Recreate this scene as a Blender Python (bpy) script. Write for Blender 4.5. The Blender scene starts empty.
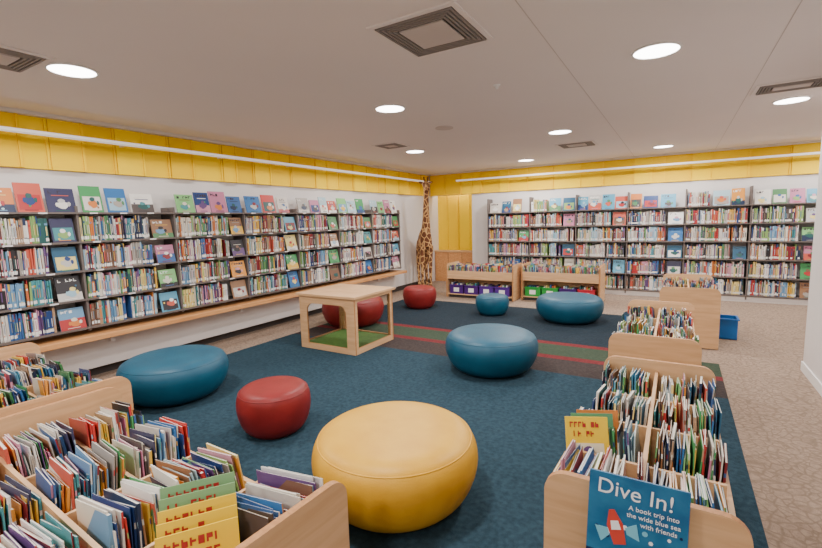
import bpy, math, random
from mathutils import Matrix, Vector
random.seed(7)
rnd=random.random; U=random.uniform
S=bpy.context.scene
# ---------------------------------------------------------------- camera
F=440;H=1.55
R=(Matrix.Rotation(math.radians(31.2),3,'Z')@Matrix.Rotation(math.radians(90-6.9),3,'X')@Matrix.Rotation(math.radians(-1.55),3,'Z'))
cam=bpy.data.cameras.new('camera');co=bpy.data.objects.new('camera',cam);S.collection.objects.link(co)
co.matrix_world=Matrix.Translation((0,0,H))@R.to_4x4()
cam.sensor_width=36;cam.lens=36*F/822;cam.clip_start=0.05
S.camera=co
# ---------------------------------------------------------------- materials
def lin(c):
    return tuple((x/255/12.92) if x/255<=0.04045 else ((x/255+0.055)/1.055)**2.4 for x in c)
def mat(name,col,rough=.6,var=.0,scale=(5,5,5),bump=0.,bscale=200,emit=0,spec=.3,col2=None,kind='noise'):
    m=bpy.data.materials.new(name);m.use_nodes=True;nt=m.node_tree;N=nt.nodes;L=nt.links
    b=N['Principled BSDF'];b.inputs['Roughness'].default_value=rough
    b.inputs['Specular IOR Level'].default_value=spec
    c=lin(col);c2=lin(col2) if col2 else tuple(x*(1-var) for x in c)
    tc=N.new('ShaderNodeTexCoord');mp=N.new('ShaderNodeMapping');mp.inputs['Scale'].default_value=scale
    L.new(tc.outputs['Object'],mp.inputs['Vector'])
    n=N.new('ShaderNodeTexNoise');n.inputs['Scale'].default_value=1;n.inputs['Detail'].default_value=5
    if kind=='wood': n.inputs['Distortion'].default_value=.6
    L.new(mp.outputs[0],n.inputs['Vector']);fac=n.outputs['Fac']
    rp=N.new('ShaderNodeValToRGB');L.new(fac,rp.inputs[0])
    rp.color_ramp.elements[0].position=.35;rp.color_ramp.elements[1].position=.65
    rp.color_ramp.elements[0].color=(*c2,1);rp.color_ramp.elements[1].color=(*c,1)
    L.new(rp.outputs[0],b.inputs['Base Color'])
    if bump:
        n2=N.new('ShaderNodeTexNoise');n2.inputs['Scale'].default_value=bscale;n2.inputs['Detail'].default_value=3
        L.new(tc.outputs['Object'],n2.inputs['Vector'])
        bp=N.new('ShaderNodeBump');bp.inputs['Strength'].default_value=bump;bp.inputs['Distance'].default_value=.01
        L.new(n2.outputs['Fac'],bp.inputs['Height']);L.new(bp.outputs[0],b.inputs['Normal'])
    if emit:
        b.inputs['Emission Color'].default_value=(*c,1);b.inputs['Emission Strength'].default_value=emit
    return m
def mat_attr():
    m=bpy.data.materials.new('book_covers');m.use_nodes=True;nt=m.node_tree;N=nt.nodes;L=nt.links
    b=N['Principled BSDF'];b.inputs['Roughness'].default_value=.4;b.inputs['Specular IOR Level'].default_value=.4
    a=N.new('ShaderNodeVertexColor');a.layer_name='Col'
    L.new(a.outputs['Color'],b.inputs['Base Color']);return m
def mat_carpet(name,c1,c2,line=None,ls=1.,sc=260,k=.35):
    m=bpy.data.materials.new(name);m.use_nodes=True;nt=m.node_tree;N=nt.nodes;L=nt.links
    b=N['Principled BSDF'];b.inputs['Roughness'].default_value=.95;b.inputs['Specular IOR Level'].default_value=.1
    tc=N.new('ShaderNodeTexCoord')
    n=N.new('ShaderNodeTexNoise');n.inputs['Scale'].default_value=sc;n.inputs['Detail'].default_value=4;L.new(tc.outputs['Object'],n.inputs['Vector'])
    n3=N.new('ShaderNodeTexNoise');n3.inputs['Scale'].default_value=35;n3.inputs['Detail'].default_value=5;L.new(tc.outputs['Object'],n3.inputs['Vector'])
    ad=N.new('ShaderNodeMath');ad.operation='ADD';L.new(n.outputs['Fac'],ad.inputs[0]);L.new(n3.outputs['Fac'],ad.inputs[1])
    h=N.new('ShaderNodeMath');h.operation='MULTIPLY';h.inputs[1].default_value=.5;L.new(ad.outputs[0],h.inputs[0])
    rp=N.new('ShaderNodeValToRGB');L.new(h.outputs[0],rp.inputs[0])
    rp.color_ramp.elements[0].position=.34;rp.color_ramp.elements[1].position=.66
    rp.color_ramp.elements[0].color=(*lin(c1),1);rp.color_ramp.elements[1].color=(*lin(c2),1)
    out=rp.outputs[0]
    if line:
        mx=N.new('ShaderNodeMixRGB')
        mp=N.new('ShaderNodeMapping');mp.inputs['Scale'].default_value=(ls,ls,ls)
        nd=N.new('ShaderNodeTexNoise');nd.inputs['Scale'].default_value=3;L.new(tc.outputs['Object'],nd.inputs['Vector'])
        va=N.new('ShaderNodeVectorMath');va.operation='MULTIPLY_ADD';va.inputs[1].default_value=(.25,.25,0)
        L.new(nd.outputs['Color'],va.inputs[0]);L.new(tc.outputs['Object'],va.inputs[2]);L.new(va.outputs[0],mp.inputs['Vector'])
        v=N.new('ShaderNodeTexVoronoi');v.feature='DISTANCE_TO_EDGE';v.inputs['Scale'].default_value=6
        L.new(mp.outputs[0],v.inputs['Vector'])
        r2=N.new('ShaderNodeValToRGB');r2.color_ramp.elements[0].position=.03;r2.color_ramp.elements[1].position=.12
        r2.color_ramp.elements[0].color=(k,k,k,1);r2.color_ramp.elements[1].color=(0,0,0,1)
        L.new(v.outputs['Distance'],r2.inputs[0]);L.new(r2.outputs[0],mx.inputs[0]);L.new(out,mx.inputs[1]);mx.inputs[2].default_value=(*lin(line),1)
        out=mx.outputs[0]
    L.new(out,b.inputs['Base Color'])
    bp=N.new('ShaderNodeBump');bp.inputs['Strength'].default_value=.35;bp.inputs['Distance'].default_value=.006
    L.new(n.outputs['Fac'],bp.inputs['Height']);L.new(bp.outputs[0],b.inputs['Normal'])
    return m
BK=mat_attr()
WOOD=mat('birch_wood',(218,176,132),.45,col2=(204,160,116),scale=(3,3,30),kind='wood')
WOODX=mat('birch_wood_edge',(190,136,88),.5,col2=(170,118,74),scale=(60,60,60),kind='wood')
BENCHW=mat('bench_wood',(222,164,108),.4,col2=(200,138,86),scale=(30,2,30),kind='wood')
WALL=mat('painted_wall',(222,216,213),.7,.03,bump=.05)
CEIL=mat('painted_ceiling',(238,230,228),.9,.03,scale=(.6,.6,.6))
CEILD=mat('ceiling_groove',(206,196,192),.9,.03)
YEL=[mat('yellow_panel_%d'%i,c,.5,.04,scale=(1,1,1),spec=.12) for i,c in enumerate([(253,208,0),(246,200,0),(255,214,0)])]
DARK=mat('dark_metal',(62,56,54),.5,.1)
SHELF=mat('shelf_metal',(112,102,98),.5,.06)
WHITE=mat('white_metal',(235,232,230),.5,.03)
GREYB=mat('grey_base',(150,142,138),.7,.08)
TAUPE=mat_carpet('taupe_carpet',(130,112,98),(172,150,132),(112,96,82),3.0,k=.5)
TEAL=mat_carpet('teal_carpet',(32,49,60),(52,76,89))
NAVY=mat_carpet('navy_carpet',(28,37,46),(46,58,67))
OLIVE=mat_carpet('olive_carpet',(50,62,52),(70,82,66))
MAROON=mat_carpet('maroon_carpet',(90,36,40),(124,54,56))
BROWN=mat_carpet('brown_carpet',(50,44,44),(76,66,64))
ACR=bpy.data.materials.new('clear_acrylic');ACR.use_nodes=True
_b=ACR.node_tree.nodes['Principled BSDF'];_b.inputs['Transmission Weight'].default_value=1;_b.inputs['Roughness'].default_value=.02;_b.inputs['IOR'].default_value=1.02;_b.inputs['Base Color'].default_value=(.96,.98,.97,1);_b.inputs['Specular IOR Level'].default_value=1
GREEN=mat('green_base',(84,124,56),.6,.25,scale=(20,20,20))
EMIT=mat('downlight_lens',(255,250,245),.5,emit=14)
EMITL=mat('linear_lens',(240,236,230),.5,emit=.5)
# ---------------------------------------------------------------- builder
class B:
    def __init__(s): s.v=[];s.f=[];s.m=[];s.c=[];s.mats=[]
    def mi(s,m):
        if m not in s.mats: s.mats.append(m)
        return s.mats.index(m)
    def quad(s,M,pts,m,c=(1,1,1)):
        k=len(s.v);s.v+= [tuple(M@Vector(p)) for p in pts];s.f.append(tuple(range(k,k+len(pts))));s.m.append(s.mi(m));s.c.append(c)
    def box(s,a,b,m,c=(1,1,1),M=Matrix()):
        x0,y0,z0=a;x1,y1,z1=b;k=len(s.v)
        s.v+=[tuple(M@Vector(p)) for p in [(x0,y0,z0),(x1,y0,z0),(x1,y1,z0),(x0,y1,z0),(x0,y0,z1),(x1,y0,z1),(x1,y1,z1),(x0,y1,z1)]]
        for q in [(0,3,2,1),(4,5,6,7),(0,1,5,4),(1,2,6,5),(2,3,7,6),(3,0,4,7)]:
            s.f.append(tuple(k+i for i in q));s.m.append(s.mi(m));s.c.append(c)
    def prism(s,poly,ax,a,b,m,me=None,M=Matrix()):
        me=me or m
        def P(p,t):
            q=list(p);q.insert(ax,t);return tuple(M@Vector(q))
        k=len(s.v);n=len(poly)
        s.v+=[P(p,a) for p in poly]+[P(p,b) for p in poly]
        s.f.append(tuple(range(k+n-1,k-1,-1)));s.m.append(s.mi(m));s.c.append((1,1,1))
        s.f.append(tuple(range(k+n,k+2*n)));s.m.append(s.mi(m));s.c.append((1,1,1))
        for i in range(n):
            j=(i+1)%n;s.f.append((k+i,k+j,k+n+j,k+n+i));s.m.append(s.mi(me));s.c.append((1,1,1))
    def lathe(s,prof,m,seg=48,M=Matrix()):
        k=len(s.v);n=len(prof)
        for i in range(seg):
            a=2*math.pi*i/seg
            for r,z in prof: s.v.append(tuple(M@Vector((r*math.cos(a),r*math.sin(a),z))))
        for i in range(seg):
            j=(i+1)%seg
            for t in range(n-1):
                s.f.append((k+i*n+t,k+j*n+t,k+j*n+t+1,k+i*n+t+1));s.m.append(s.mi(m));s.c.append((1,1,1))
    def make(s,name,smooth=False,parent=None,bevel=0):
        me=bpy.data.meshes.new(name);me.from_pydata(s.v,[],s.f)
        for m in s.mats: me.materials.append(m)
        me.polygons.foreach_set('material_index',s.m)
        a=me.color_attributes.new('Col','FLOAT_COLOR','CORNER')
        d=[]
        for p,c in zip(s.f,s.c): d+= [c[0],c[1],c[2],1.]*len(p)
        a.data.foreach_set('color',d)
        if smooth: me.polygons.foreach_set('use_smooth',[True]*len(s.f))
        me.update()
        o=bpy.data.objects.new(name,me);S.collection.objects.link(o)
        if parent: o.parent=parent
        if bevel:
            bv=o.modifiers.new('bevel','BEVEL');bv.width=bevel;bv.segments=2;bv.limit_method='ANGLE'
        return o
def empty(name,loc=(0,0,0),rz=0):
    e=bpy.data.objects.new(name,None);S.collection.objects.link(e);e.location=loc;e.rotation_euler=(0,0,rz);return e
# ---------------------------------------------------------------- books
PAL=[lin(c) for c in [(226,222,214),(236,234,230),(218,212,204),(222,212,196),(214,206,190),(60,100,156),(40,66,120),(110,154,190),(156,190,208),(180,52,54),(200,90,72),
 (130,40,48),(226,180,70),(228,208,130),(84,134,88),(138,172,100),(40,88,86),(48,44,48),(84,74,72),(124,90,72),(174,140,110),(212,126,62),
 (100,72,122),(204,144,166),(74,144,150),(38,50,80),(192,188,184),(166,158,150),(206,200,194)]]
CREAM=lin((232,226,212));LAB=lin((240,238,232))
def pc(): return random.choice(PAL)
BR=[lin(c) for c in [(50,110,170),(200,60,56),(225,150,60),(236,200,80),(70,150,90),(130,190,120),(90,160,190),(170,200,210),(60,60,90),(210,200,190),(235,232,226),(190,120,150),(40,90,120),(150,110,80)]]
def bright(): return random.choice(BR)
def book(b,M,t,d,h,col=None,label=True):
    col=col or pc();acc=pc()
    z=[0,.07,.2,.24,.72,.8,1.]
    cs=[col,LAB if (label and rnd()<.75) else col,acc if rnd()<.4 else col,col,acc if rnd()<.5 else col,col if rnd()<.7 else acc]
    for i in range(6):
        b.quad(M,[(0,0,z[i]*h),(t,0,z[i]*h),(t,0,z[i+1]*h),(0,0,z[i+1]*h)],BK,cs[i])
    if t>.008 and rnd()<.8:
        tc=pc();b.quad(M,[(t*.3,-.0006,h*.3),(t*.7,-.0006,h*.3),(t*.7,-.0006,h*.66),(t*.3,-.0006,h*.66)],BK,tc)
    b.quad(M,[(0,d,0),(0,0,0),(0,0,h),(0,d,h)],BK,col)
    b.quad(M,[(t,0,0),(t,d,0),(t,d,h),(t,0,h)],BK,acc if rnd()<.3 else col)
    e=min(.0012,t*.2)
    b.quad(M,[(0,0,h),(e,0,h),(e,d,h),(0,d,h)],BK,col)
    b.quad(M,[(t-e,0,h),(t,0,h),(t,d,h),(t-e,d,h)],BK,col)
    b.quad(M,[(e,0,h-.001),(t-e,0,h-.001),(t-e,d,h-.001),(e,d,h-.001)],BK,CREAM)
    b.quad(M,[(t,d,0),(0,d,0),(0,d,h),(t,d,h)],BK,CREAM)
def cover(b,M,w,h,t=.012,col=None,lettered=False):
    """face-out book : front cover in plane y=0 facing -y"""
    col=col or (bright() if rnd()<.6 else pc())
    b.box((0,0,0),(w,t,h),BK,col,M)
    def rect(x0,z0,x1,z1,c,k=1): b.quad(M,[(x0*w,-.001*k,z0*h),(x1*w,-.001*k,z0*h),(x1*w,-.001*k,z1*h),(x0*w,-.001*k,z1*h)],BK,c)
    if lettered:
        rc=lin((170,40,36));
        for (x,z,s_) in [(.1,.84,.085),(.18,.70,.085)]:
            n=int((.85-x)/.1)
            for i in range(n):
                if rnd()<.88:
                    xx=x+i*.1;rect(xx,z,xx+.025,z+s_,rc,2);rect(xx,z+random.choice([0,.035,.06]),xx+.075,z+random.choice([.06,.085]),rc,3)
        rect(.12,.08,.88,.6,lin((236,228,200)),1)
    s=rnd()
    if not lettered:
        if s<.5: rect(.0,.0,1,U(.2,.5),pc())
        if s<.8:
            tcx=LAB if s<.4 else lin((60,50,60))
            for i in range(random.randint(3,5)):
                if rnd()<.9:
                    x=.1+i*.16;z=.78+U(-.01,.01)
                    rect(x,z,x+.04,z+.12,tcx,2);rect(x,z+(0 if rnd()<.5 else .09),x+.12,z+(.03 if rnd()<.5 else .12),tcx,3)
            if rnd()<.6: rect(.2,.68,.8,.71,pc(),2)
        else:
            rect(.08,.08,.92,.6,pc(),1)
    cx,cz=U(.4,.6)*w,U(.28,.45)*h
    c=pc();c2=pc()
    def blob(cx,cz,rx,rz,c,k,n=10):
        ph=U(0,6);b.quad(M,[(cx+rx*math.cos(ph+6.283*i/n)*U(.85,1.1),-.001*k,cz+rz*math.sin(ph+6.283*i/n)*U(.85,1.1)) for i in range(n)],BK,c)
    blob(cx,cz-.04*h,.2*w,.16*h,c,3);blob(cx+U(-.05,.05)*w,cz+.14*h,.13*w,.09*h,c2,4)
    blob(cx-.2*w,cz-.02*h,.07*w,.1*h,c,4,6);blob(cx+.22*w,cz,.07*w,.1*h,c2,4,6)
    blob(U(.1,.9)*w,U(.1,.6)*h,.05*w,.05*h,bright(),2,6)
    rect(.25,.05,.75,.08,pc(),5)
def frame(origin,xd,yd):
    x=Vector(xd);y=Vector(yd);z=x.cross(y)
    return Matrix(((x.x,y.x,z.x,origin[0]),(x.y,y.y,z.y,origin[1]),(x.z,y.z,z.z,origin[2]),(0,0,0,1)))
def row(b,M,L,h0,h1,dep=.2,t0=.005,t1=.016,gap=.25):
    x=0.;run=0;col=None;hb=U(h0,h1)
    while x<L-.03:
        t=U(t0,t1) if rnd()<.88 else U(t1,t1*1.7)
        if run<=0:
            if rnd()<.2: run=random.randint(2,7);col=pc();tt=t;hb=U(h0,h1)
            else: run=1;col=None;hb=U(h0,h1)
        run-=1
        if col: t=tt
        h=hb+U(-.004,.004)
        lean=U(-.02,.06) if rnd()<.12 else U(-.008,.008)
        if x+t+h*abs(math.sin(lean))>L: break
        T=Matrix.Translation((x,U(0,.018),0))@Matrix.Rotation(lean,4,'Y')
        book(b,M@T,t,dep*U(.8,1),h,col)
        x+=t+.0006+(max(0,lean)*h*.5)
        if rnd()<.01: x+=U(.01,.05)
# ---------------------------------------------------------------- room shell
XL,YB,ZC=-5.3,9.7,2.66
def simple(name,a,b_,m,bevel=0):
    q=B();q.box(a,b_,m);return q.make(name,bevel=bevel)
simple('floor',(-5.6,-3.2,-.1),(3.7,10.5,0),TAUPE)
simple('ceiling',(-5.6,-3.2,ZC),(3.7,10.5,ZC+.1),CEIL)
simple('wall_left',(XL-.2,-3.2,0),(XL,10.5,ZC),WALL)
simple('wall_back',(-4.15,YB,0),(3.7,YB+.2,ZC),WALL)
simple('wall_header',(XL,YB,2.14),(-4.15,YB+.2,ZC),WALL)
q=B();q.box((XL,10.2,0),(-4.15,10.3,ZC),WALL);q.make('wall_niche')
simple('wall_front',(-5.5,-3.2,0),(3.7,-3.0,ZC),WALL)
simple('wall_right',(3.5,5.8,0),(3.7,9.7,ZC),WALL)
simple('wall_partition',(1.10,-3.0,0),(3.5,5.5,ZC),WALL)
simple('baseboard_partition',(1.088,-3.0,0),(1.10,5.512,.09),WHITE)
simple('baseboard_left',(XL,-3,0),(XL+.015,YB,.1),DARK)
simple('baseboard_back',(-4.15,YB-.015,0),(3.5,YB,.1),GREYB)
simple('trim_1',(.52,-3,ZC-.002),(.525,9.7,ZC),CEILD)
simple('trim_2',(-.76,-3,ZC-.002),(-.755,9.7,ZC),CEILD)
simple('trim_3',(XL,-3,ZC-.035),(XL+.10,YB,ZC),WALL)
simple('trim_4',(XL+.10,YB-.10,ZC-.035),(3.5,YB,ZC),WALL)
def panels(name,along,start,end,z0,z1,fix,sgn):
    b=B();p=start;i=0
    while p<end:
        w=random.choice([.22,.3,.42,.55,.3]);e=min(p+w,end);d=.02+.018*(i%2)+U(0,.012)
        m=YEL[i%3]
        if along=='y': b.box((fix,p,z0),(fix+d,e,z1),m);b.box((fix,e-.03,z0),(fix+d+.018,e-.012,z1),m)
        else: b.box((p,fix-d,z0),(e,fix,z1),m);b.box((e-.03,fix-d-.018,z0),(e-.012,fix,z1),m)
        p=e;i+=1
    b.make(name)
panels('yellow_wall_panels','y',-3,YB-.06,2.14,ZC-.035,XL,1)
panels('yellow_wall_panels','x',XL+.06,3.5,2.14,ZC-.035,YB,1)
panels('yellow_wall_panels','x',XL+.0,-4.15,.78,2.6,10.2,1)
q=B();q.box((XL+.01,9.95,0),(-4.17,10.12,.74),BENCHW);q.box((XL+.005,9.93,.74),(-4.16,10.13,.78),WOOD)
for x in (-4.92,-4.54): q.box((x,9.945,.04),(x+.006,9.951,.72),DARK)
q.make('low_wood_cabinet')
# ---------------------------------------------------------------- linear lights
def lin_light(name,a,b_,arms,axis):
    e=B();e.box(a,b_,WHITE)
    if axis=='y':
        e.box((a[0]+.008,a[1]+.01,a[2]-.003),(b_[0]-.008,b_[1]-.01,a[2]),EMITL)
        e.box((b_[0],a[1]+.01,a[2]+.004),(b_[0]+.002,b_[1]-.01,b_[2]-.004),EMITL)
    else:
        e.box((a[0]+.01,a[1]+.008,a[2]-.003),(b_[0]-.01,b_[1]-.008,a[2]),EMITL)
        e.box((a[0]+.01,a[1]-.002,a[2]+.004),(b_[0]-.01,a[1],b_[2]-.004),EMITL)
    for p in arms:
        if axis=='y': e.box((XL+.05,p,b_[2]-.02),(a[0],p+.02,b_[2]-.005),WHITE)
        else: e.box((p,b_[1],b_[2]-.02),(p+.02,YB-.05,b_[2]-.005),WHITE)
    e.make(name)
lin_light('linear_wall_light',(-5.05,-1.5,2.42),(-5.0,9.3,2.452),[i*1.2-1 for i in range(9)],'y')
lin_light('linear_wall_light',(-4.4,9.36,2.42),(3.3,9.41,2.452),[i*1.2-4 for i in range(7)],'x')
def area(name,loc,rot,sx,sy,e,col=(1,.965,.93),shape='RECTANGLE'):
    l=bpy.data.lights.new(name,'AREA');l.shape=shape;l.size=sx;l.size_y=sy;l.energy=e;l.color=col
    o=bpy.data.objects.new(name,l);S.collection.objects.link(o);o.location=loc;o.rotation_euler=rot;return o
area('linear_lamp',(-5.025,3.9,2.41),(0,math.radians(-15),0),.04,10.4,42)
area('linear_lamp',(-.6,9.385,2.41),(math.radians(-15),0,0),7.6,.04,36)
# ---------------------------------------------------------------- downlights
for (x,y) in [(-3.67,1.56),(-2.48,3.78),(-1.37,6.14),(-.17,3.59),(.94,5.97),(-3.67,6.29),(-2.57,8.67),(-.25,8.57),(-1.37,1.4),(-2.5,-.9),(-.17,-1.2),(-4,-2),(2.2,8.5),(-4.7,9.93)]:  # last entry is an extra, invented downlight that brightens the niche panels
    b=B();T=Matrix.Translation((x,y,0))
    b.lathe([(.155,ZC),(.155,ZC-.006),(.14,ZC-.01),(.14,ZC-.004)],WHITE,32,T)
    b.lathe([(.14,ZC-.006),(0.0001,ZC-.006)],EMIT,32,T)
    b.make('recessed_downlight')
    area('downlight_lamp',(x,y,ZC-.03),(0,0,0),.26,.26,46 if y<9.8 else 12,shape='DISK')
# ---------------------------------------------------------------- ceiling vents
for (x,y,w,l) in [(-1.3,2.47,.56,.58),(-3.66,5.58,.42,.42),(-1.39,7.38,.55,.5),(.83,5.29,.55,.4),(-3.75,1.15,.5,.5)]:
    b=B();z=ZC
    def ring(o,i,za,zb,m):
        hx,hy=w/2-o,l/2-o;ix,iy=w/2-i,l/2-i
        b.box((x-hx,y-hy,za),(x-ix,y+hy,zb),m);b.box((x+ix,y-hy,za),(x+hx,y+hy,zb),m)
        b.box((x-ix,y-hy,za),(x+ix,y-iy,zb),m);b.box((x-ix,y+iy,za),(x+ix,y+hy,zb),m)
    ring(0,.03,z-.01,z,CEIL)
    b.box((x-w/2+.03,y-l/2+.03,z-.002),(x+w/2-.03,y+l/2-.03,z-.001),DARK)
    for i in range(4): ring(.038+.024*i,.05+.024*i,z-.014,z-.003,GREYB)
    b.box((x-w/2+.14,y-l/2+.14,z-.016),(x+w/2-.14,y+l/2-.14,z-.008),CEILD)
    b.make('ceiling_vent')
b=B();b.lathe([(.11,ZC),(.11,ZC-.01),(.08,ZC-.014),(.0001,ZC-.014)],CEILD,24,Matrix.Translation((-2.47,4.95,0)));b.make('ceiling_speaker')
b=B();b.lathe([(.03,ZC),(.03,ZC-.01),(.012,ZC-.02),(.012,ZC-.035),(.0001,ZC-.035)],WHITE,16,Matrix.Translation((-1.34,3.68,0)));b.make('fire_sprinkler')
# ---------------------------------------------------------------- left bookcase
sh=.976;y0=2.04-2*sh;nb=8
LZ=[.58,.865,1.15,1.435,1.72]
e=empty('wall_bookcase',(0,0,0))
b=B()
for k in range(nb+1):
    y=y0+k*sh;b.box((-5.285,y-.01,.54),(-5.03,y+.01,1.78),SHELF)
for z in LZ: b.box((-5.285,y0,z-.018),(-5.01,y0+nb*sh,z),SHELF)
b.box((-5.295,y0,.54),(-5.285,y0+nb*sh,1.95),WALL)
for k in range(nb):
    for z in LZ[1:]: 
        for j in range(3):
            yy=y0+k*sh+.1+j*.28;b.box((-5.010,yy,z-.017),(-5.006,yy+.07,z-.003),WHITE)
b.make('shelves',parent=e)
b=B()
def tiltcover(b,M,x,w,h,col=None,tilt=.22):
    T=Matrix.Translation((x,.0,0))@Matrix.Rotation(-tilt,4,'X')
    cover(b,M@T,w,h,col=col)
for k in range(nb):
    for r in range(4):
        M=frame((-5.03,y0+k*sh+.02,LZ[r]+.001),(0,1,0),(-1,0,0))
        fw=U(.18,.24)
        L=sh-.04-fw-.03
        row(b,M,L,.20,.25,.2)
        tiltcover(b,M,L+.02,fw,U(.2,.25))
    M=frame((-5.05,y0+k*sh+.02,LZ[4]+.001),(0,1,0),(-1,0,0))
    x=U(0,.05)
    while x<sh-.22:
        w=U(.17,.25);tiltcover(b,M,x,w,U(.2,.28));x+=w+U(.01,.05)
b.make('books',parent=e)
b=B()
b.box((XL+.0,-1.5,.45),(-4.91,7.95,.5),BENCHW)
b.box((XL+.016,-1.5,.1),(-5.2,7.95,.45),WALL)
for y in [-1,.6,2.2,3.8,5.4,7.0]: b.box((-5.2,y,.39),(-5.0,y+.04,.45),WALL)
b.make('wall_bench',bevel=.004)
# ---------------------------------------------------------------- back bookcase
e=empty('wall_bookcase')
sb=.94;x0=-3.64;nb=6
BZ=[.12,.43,.74,1.05,1.36,1.67]
b=B()
for k in range(nb+1):
    x=x0+k*sb;b.box((x-.01,9.39,.04),(x+.01,9.67,1.98),SHELF)
for z in BZ: b.box((x0,9.37,z-.018),(x0+nb*sb,9.67,z),SHELF)
b.box((x0,9.40,0),(x0+nb*sb,9.67,.09),WALL)
b.box((x0,9.67,.1),(x0+nb*sb,9.684,2.0),WALL)
b.make('shelves',parent=e)
b=B()
for k in range(nb):
    for r in range(5):
        M=frame((x0+k*sb+.02,9.39,BZ[r]+.001),(1,0,0),(0,1,0))
        if (k%2==1 or (k+r)%3==0) and rnd()<.85:
            fw=U(.18,.24);L=sb-.04-fw-.03
            row(b,M,L,.21,.275,.22);tiltcover(b,M,L+.02,fw,U(.22,.27))
        else: row(b,M,sb-.04,.21,.275,.22)
    M=frame((x0+k*sb+.02,9.42,BZ[5]+.001),(1,0,0),(0,1,0))
    if k%3==1:
        row(b,M,.35,.2,.26,.22);x=.38
    else: x=U(0,.05)
    while x<sb-.24:
        w=U(.18,.26);tiltcover(b,M,x,w,U(.22,.3));x+=w+U(.01,.05)
b.make('books',parent=e)
# ---------------------------------------------------------------- rug
b=B();t=.008
def rr(x0,x1,y0,y1,m): b.box((x0,y0,0.0005),(x1,y1,t),m)
RX0,RX1=-4.6,.42
rr(RX0,RX1,-1.5,4.35,TEAL);rr(RX0,RX1,4.35,4.8,BROWN);rr(RX0,RX1,4.8,4.92,MAROON);rr(RX0,RX1,4.92,5.35,OLIVE)
rr(RX0,-.55,5.35,5.47,MAROON);rr(RX0,-.55,5.47,7.4,NAVY)
b.make('area_rug')
# ---------------------------------------------------------------- poufs
def pouf(name,x,y,R_,h,col,col2):
    m=mat(name+'_vinyl',col,.45,col2=col2,scale=(7,7,7),bump=.1,bscale=150,spec=.35)
    b=B()
    pts=[(.0001,0),(.60,0),(.71,.03),(.82,.11),(.91,.24),(.975,.42),(1.,.58),(.99,.72),(.955,.83),(.895,.91),(.80,.96),(.66,.985),(.4,.998),(.0001,1.)]
    pr=[]
    for i in range(len(pts)-1):
        p0=pts[max(i-1,0)];p1=pts[i];p2=pts[i+1];p3=pts[min(i+2,len(pts)-1)]
        for q in range(4):
            s_=q/4
            f=lambda a,b_,c,d:.5*((2*b_)+(-a+c)*s_+(2*a-5*b_+4*c-d)*s_*s_+(-a+3*b_-3*c+d)*s_**3)
            pr.append((max(.0001,f(p0[0],p1[0],p2[0],p3[0]))*R_,max(0,f(p0[1],p1[1],p2[1],p3[1]))*h))
    pr.append((.0001,h))
    b.lathe(pr,m,80)
    rs=R_*.925;zs=h*.875
    seam=[(rs+.004*math.cos(q),zs+.004*math.sin(q)) for q in [i*math.pi/4 for i in range(9)]]
    b.lathe(seam,m,80)
    o=b.make(name,True);o.location=(x,y,.009);return o
TL=((28,86,110),(24,78,102));RD=((136,36,36),(122,30,30));YL=((218,166,44),(210,156,36))
pouf('yellow_floor_pouf',-1.31,1.94,.46,.41,*YL)
pouf('teal_floor_pouf',-3.93,2.23,.46,.38,*TL)
pouf('red_floor_pouf',-2.56,2.18,.27,.35,*RD)
pouf('teal_floor_pouf',-1.6,4.2,.47,.40,*TL)
pouf('teal_floor_pouf',-1.34,6.75,.48,.38,*TL)
pouf('teal_floor_pouf',-2.53,6.7,.27,.32,*TL)
pouf('red_floor_pouf',-3.9,6.72,.3,.38,*RD)
pouf('red_floor_pouf',-4.2,5.2,.47,.42,*RD)
# ---------------------------------------------------------------- play table
b=B();X0,X1,Y0,Y1,h=-4.0,-3.14,3.9,4.7,.70
b.box((X0-.03,Y0-.03,h-.028),(X1+.03,Y1+.03,h),WOOD)
def framepanel(ax,f0,f1,a0,a1,z0,z1,wl,wt,wb,ch):
    def poly(P): b.prism(P,ax,f0,f1,WOOD,WOODX)
    poly([(a0,z0),(a0+wl,z0),(a0+wl,z1),(a0,z1)]);poly([(a1-wl,z0),(a1,z0),(a1,z1),(a1-wl,z1)])
    poly([(a0+wl,z1-wt),(a1-wl,z1-wt),(a1-wl,z1),(a0+wl,z1)]);poly([(a0+wl,z0),(a1-wl,z0),(a1-wl,z0+wb),(a0+wl,z0+wb)])
    n=5
    for sx,ex in ((a0+wl,1),(a1-wl,-1)):
        pts=[(sx,z1-wt)]+[(sx+ex*ch*(1-math.sin(i*math.pi/2/n)),z1-wt-ch*(1-math.cos(i*math.pi/2/n))) for i in range(n+1)]
        poly(pts)
framepanel(1,Y0,Y0+.022,X0,X1,.01,h-.028,.12,.09,.07,.10)
framepanel(1,Y1-.022,Y1,X0,X1,.01,h-.028,.07,.04,.07,.04)
framepanel(0,X1-.022,X1,Y0+.022,Y1-.022,.01,h-.028,.04,.04,.07,.02)
framepanel(0,X0,X0+.022,Y0+.022,Y1-.022,.01,h-.028,.04,.04,.07,.02)
b.box((X0+.022,Y0+.022,.045),(X1-.022,Y1-.022,.065),GREEN)
b.box((X1-.034,Y0+.03,.07),(X1-.028,Y1-.03,h-.03),ACR)
b.box((X0+.028,Y0+.03,.07),(X0+.034,Y1-.03,h-.03),ACR)
b.make('wooden_play_table',bevel=.002)
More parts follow.
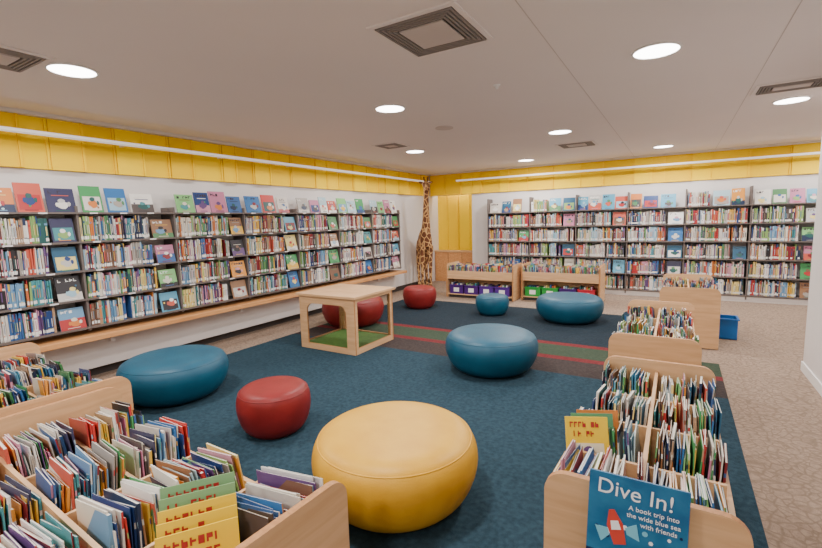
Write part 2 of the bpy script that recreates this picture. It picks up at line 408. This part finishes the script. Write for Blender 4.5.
# ---------------------------------------------------------------- browser bins
def rpanel(w,h,r=.07,z0=.009):
    P=[(-w/2,z0),(w/2,z0)]
    for i in range(7): a=i*math.pi/12;P.append((w/2-r+r*math.cos(a),h-r+r*math.sin(a)))
    for i in range(7): a=math.pi/2+i*math.pi/12;P.append((-w/2+r+r*math.cos(a),h-r+r*math.sin(a)))
    return P
def fill_cell(b,cx,cy,z,w,d,yaw,hm=.26):
    """books standing, spines facing local -y, thickness along x; centred at cx,cy"""
    M=Matrix.Translation((cx,cy,z))@Matrix.Rotation(yaw,4,'Z')@Matrix.Translation((-w/2,-d/2,0))
    back=-U(.16,.34)
    x=0;base=U(-.14,.14);run=0;dd=d*.8
    while x<w-.012:
        t=U(.0025,.0065) if rnd()<.85 else U(.007,.013)
        if run<=0:
            run=random.randint(1,3);c=pc() if rnd()<.6 else bright();hh=U(hm-.06,hm)
        run-=1
        ln=base+U(-.06,.06)
        T=Matrix.Translation((x,U(0,d*.1)+.01,0))@Matrix.Rotation(back*.5+U(-.04,.04),4,'X')@Matrix.Rotation(ln,4,'Y')@Matrix.Rotation(U(-.06,.06),4,'Z')
        book(b,M@T,t,min(dd,.25),hh+U(-.012,.012),c,label=rnd()<.6)
        x+=t+U(.0005,.003)
def bin_unit(name,cx,cy,L,W,h,rz,ncol,nrow,axis,colored=False,skip=(),drop=.27,hm=.26,leaners=()):
    e=empty(name,(cx,cy,0),rz);b=B()
    for s_ in (-1,1):
        b.prism(rpanel(W,h),0,s_*L/2-.012,s_*L/2+.012,WOOD,WOODX)
    tz=h-drop
    b.box((-L/2+.012,-W/2+.02,tz-.018),(L/2-.012,W/2-.02,tz),WOOD)
    for s_ in (-1,1):
        y=s_*(W/2-.022);b.box((-L/2+.012,y-.009,tz-.03),(L/2-.012,y+.009,tz+.13),WOOD)
    for j in range(1,nrow):
        y=-W/2+W*j/nrow;b.box((-L/2+.012,y-.008,tz),(L/2-.012,y+.008,tz+(.21 if j==nrow//2 else .15)),WOOD)
    for i in range(1,ncol):
        x=-L/2+L*i/ncol;b.box((x-.007,-W/2+.03,tz),(x+.007,W/2-.03,tz+.17),WOOD)
    b.box((-L/2+.012,-W/2+.03,.06),(L/2-.012,W/2-.03,.08),WOOD)
    b.box((-L/2+.012,-.01,.08),(L/2-.012,.01,tz-.018),WOOD)
    b.box((-L/2+.03,-W/2+.05,0.009),(L/2-.03,W/2-.05,.06),DARK)
    b.make('frame',parent=e)
    bb=B();cw=L/ncol;cd=W/nrow
    for i in range(ncol):
        for j in range(nrow):
            if (i,j) in skip: continue
            x=-L/2+cw*(i+.5);y=-W/2+cd*(j+.5)
            if axis=='x': fill_cell(bb,x,y,tz+.002,cw-.05,cd-.03,0,hm)
            elif axis=='+x': fill_cell(bb,x,y,tz+.002,cd-.04,cw-.10,math.pi/2+U(-.1,.1),hm)
            else: fill_cell(bb,x,y,tz+.002,cd-.04,min(cw-.04,.27),-math.pi/2,hm)
    Mi=(Matrix.Translation((cx,cy,0))@Matrix.Rotation(rz,4,'Z')).inverted()
    for (x,y,z,w,hh,r_,tilt,col) in leaners:
        cover(bb,Mi@Matrix.Translation((x,y,z))@Matrix.Rotation(r_,4,'Z')@Matrix.Rotation(-tilt,4,'X'),w,hh,.006,col,True)
    cols=[lin(c) for c in [(70,30,110),(80,40,130),(40,150,60),(50,160,70),(190,40,60)]]
    if colored:
        for i,cc in enumerate([cols[j] for j in colored]):
            n=len(colored);x=-L/2+.05+(L-.1)*i/n;w=(L-.1)/n-.03
            bb.box((x,-W/2+.04,.082),(x+w,-.03,.24),BK,cc)
            bb.box((x-.006,-W/2+.03,.235),(x+w+.006,-.025,.255),BK,cc)
            bb.box((x+w*.3,-W/2+.034,.12),(x+w*.7,-W/2+.039,.2),BK,LAB)
            for q in range(6): bb.box((x+.03+q*(w-.06)/6,-W/2+.06,.1),(x+.03+q*(w-.06)/6+.02,-.06,.26+U(0,.05)),BK,pc())
    else:
        row(bb,Matrix.Translation((-L/2+.03,-W/2+.05,.082)),L-.06,.18,.24 if drop<.3 else .2,.18)
    bb.make('books',parent=e);return e
Yc=lin((244,206,40))
a_=math.radians(55)
lb=[(-1.16-.045*i*math.sin(a_),.545+.045*i*math.cos(a_),.42+.012*i,.22,.27,a_,.32,Yc if i<3 else lin((130,172,120))) for i in range(5)]
bin_unit('picture_book_bin',-1.80,.56,1.66,1.12,.70,math.radians(-3),4,4,'+x',skip=((3,2),),drop=.31,hm=.275,leaners=lb)
bin_unit('picture_book_bin',-3.52,.72,1.5,1.2,.70,math.radians(-3),4,4,'+x',drop=.3)
rb=[(-.34+.015*i,1.76+.045*i,.47,.17,.26,math.radians(25),.3,[Yc,lin((90,150,110)),lin((214,130,60))][i]) for i in range(3)]
bin_unit('picture_book_bin',-.07,2.15,1.42,.57,.70,math.pi/2,4,2,'y',leaners=rb)
bin_unit('picture_book_bin',-.11,4.08,1.42,.56,.72,math.pi/2,4,2,'y')
bin_unit('picture_book_bin',.15,6.6,1.35,.6,.70,math.pi/2,4,2,'y')
bin_unit('picture_book_bin',-3.25,8.17,1.36,.6,.68,0,4,2,'x',colored=[0,0,1,1])
bin_unit('picture_book_bin',-1.79,8.4,1.36,.6,.68,0,4,2,'x',colored=[2,2,0,4])
# blue tub beside the far right bin
BLU=mat('blue_plastic',(30,100,170),.4)
b=B();z0,z1=.002,.26
for (a0,a1,c0,c1) in [(-.09,.09,-.12,-.11),(-.09,.09,.11,.12),(-.10,-.09,-.12,.12),(.09,.10,-.12,.12)]: b.box((a0,c0,z0),(a1,c1,z1),BLU)
b.box((-.10,-.12,z0),(.10,.12,.012),BLU)
for (a0,a1,c0,c1) in [(-.115,.115,-.135,-.12),(-.115,.115,.12,.135),(-.115,-.1,-.12,.12),(.1,.115,-.12,.12)]: b.box((a0,c0,z1-.015),(a1,c1,z1),BLU)
o=b.make('blue_storage_tub');o.location=(.575,6.6,0)
# ---------------------------------------------------------------- display book
def text(body,size,M,m,parent):
    c=bpy.data.curves.new('lettering','FONT');c.body=body;c.size=size;c.extrude=.0006;c.align_x='CENTER'
    o=bpy.data.objects.new('lettering',c);S.collection.objects.link(o);c.materials.append(m);o.parent=parent
    o.matrix_local=M@Matrix.Rotation(math.pi/2,4,'X');return o
e=empty('display_book',(-.075,1.375,.458));e.rotation_euler=(math.radians(-5),math.radians(1),math.radians(2))
SEA=mat('sea_blue_print',(40,92,134),.35,col2=(52,118,156),scale=(9,9,12));WP=mat('white_print',(240,240,240),.5);NV=mat('navy_print',(24,40,80),.4);OR=mat('orange_print',(206,70,56),.4);CY=mat('cyan_print',(120,190,210),.4)
b=B();b.box((-.135,0,0),(.135,.008,.30),SEA);b.box((-.135,-.001,.0),(.135,0,.05),NV)
TM=Matrix.Translation((-.03,0,.05))@Matrix.Rotation(-.3,4,'Y')
b.prism([(-.015,.04),(.02,.04),(.027,.10),(.014,.145),(-.002,.145),(-.02,.10)],1,-.003,-.001,OR,M=TM)
b.prism([(-.01,.085),(.018,.085),(.016,.112),(-.006,.112)],1,-.004,-.003,WP,M=TM)
b.prism([(-.05,.05),(-.02,.07),(-.02,.09),(-.055,.1)],1,-.003,-.001,CY,M=TM);b.prism([(.03,.07),(.06,.05),(.065,.1),(.03,.09)],1,-.003,-.001,CY,M=TM)
for i in range(16):
    x,z,r=U(-.12,.12),U(.05,.17),U(.003,.010)
    b.prism([(x+r*math.cos(k*.785),z+r*math.sin(k*.785)) for k in range(8)],1,-.0025,-.001,[WP,NV,CY][i%3])
b.make('cover_board',parent=e)
text('Dive In!',.066,Matrix.Translation((-.008,-.003,.235))@Matrix.Rotation(.04,4,'Y'),WP,e)
text('A book trip into',.02,Matrix.Translation((.045,-.003,.205)),WP,e)
text('the wide blue sea',.02,Matrix.Translation((.045,-.003,.183)),WP,e)
text('with friends',.02,Matrix.Translation((.06,-.003,.161)),WP,e)
# ---------------------------------------------------------------- giraffe
ge=empty('stuffed_giraffe',(-4.93,8.75,0),math.radians(-48))
gm=bpy.data.materials.new('giraffe_plush');gm.use_nodes=True;nt=gm.node_tree
bs=nt.nodes['Principled BSDF'];bs.inputs['Roughness'].default_value=.9
tc=nt.nodes.new('ShaderNodeTexCoord');mp=nt.nodes.new('ShaderNodeMapping');mp.inputs['Scale'].default_value=(1,1,.7);vo=nt.nodes.new('ShaderNodeTexVoronoi');vo.feature='DISTANCE_TO_EDGE';vo.inputs['Scale'].default_value=11
rp=nt.nodes.new('ShaderNodeValToRGB');rp.color_ramp.elements[0].position=.05;rp.color_ramp.elements[1].position=.10
rp.color_ramp.elements[0].color=(*lin((206,160,104)),1);rp.color_ramp.elements[1].color=(*lin((100,56,30)),1)
nt.links.new(tc.outputs['Object'],mp.inputs[0]);nt.links.new(mp.outputs[0],vo.inputs['Vector']);nt.links.new(vo.outputs['Distance'],rp.inputs[0]);nt.links.new(rp.outputs[0],bs.inputs['Base Color'])
GV=[((-.20,0,1.0),.14),((0,0,1.06),.155),((.18,0,1.14),.145),((.24,0,1.36),.105),((.27,0,1.65),.078),((.30,0,1.95),.064),((.32,0,2.20),.056),((.35,0,2.31),.072),((.45,0,2.26),.055),((.55,0,2.19),.042)]
GE=[(i,i+1) for i in range(9)]
for sx,par in ((.19,2),(-.2,0)):
    for sy in (-.09,.09):
        k=len(GV)
        GV+= [((sx,sy,.86),.07),((sx+(.02 if sx>0 else -.03),sy,.5),.045),((sx,sy,.12),.034),((sx+.01,sy,.0+.04),.042)]
        GE+=[(par,k),(k,k+1),(k+1,k+2),(k+2,k+3)]
k=len(GV);GV+=[((-.33,0,.95),.018),((-.37,0,.65),.013),((-.38,0,.55),.025)];GE+=[(0,k),(k,k+1),(k+1,k+2)]
k=len(GV);GV+=[((.33,-.035,2.41),.016),((.32,-.045,2.49),.018),((.33,.035,2.41),.016),((.32,.045,2.49),.018)];GE+=[(7,k),(k,k+1),(7,k+2),(k+2,k+3)]
k=len(GV);GV+=[((.31,-.09,2.36),.026),((.30,-.16,2.38),.010),((.31,.09,2.36),.026),((.30,.16,2.38),.010)];GE+=[(7,k),(k,k+1),(7,k+2),(k+2,k+3)]
me=bpy.data.meshes.new('body');me.from_pydata([v for v,_ in GV],GE,[]);me.materials.append(gm)
go=bpy.data.objects.new('body',me);S.collection.objects.link(go);go.parent=ge
sk=go.modifiers.new('skin','SKIN');sk.use_smooth_shade=True
if not me.skin_vertices: 
    bpy.context.view_layer.objects.active=go;bpy.ops.mesh.customdata_skin_add()
for i,(v,r) in enumerate(GV): me.skin_vertices[0].data[i].radius=(r,r);me.skin_vertices[0].data[i].use_root=(i==1)
ss=go.modifiers.new('sub','SUBSURF');ss.levels=2;ss.render_levels=2
b=B()
for sy in (-1,1):
    b.lathe([(.0001,-.018),(.012,-.012),(.017,0),(.012,.012),(.0001,.018)],DARK,12,Matrix.Translation((.41,sy*.05,2.30)))
    b.lathe([(.0001,-.01),(.008,0),(.0001,.01)],DARK,8,Matrix.Translation((.585,sy*.018,2.205)))
b.prism([(.20,1.33),(.13,1.34),(.185,1.7),(.22,1.95),(.25,2.22),(.29,2.34),(.3,2.2),(.26,1.95)],1,-.012,.012,mat('giraffe_mane',(120,66,34),.95))
b.make('face_and_mane',parent=ge)
# world
w=bpy.data.worlds.new('world');S.world=w;w.use_nodes=True;w.node_tree.nodes['Background'].inputs[0].default_value=(.8,.8,.85,1);w.node_tree.nodes['Background'].inputs[1].default_value=.3
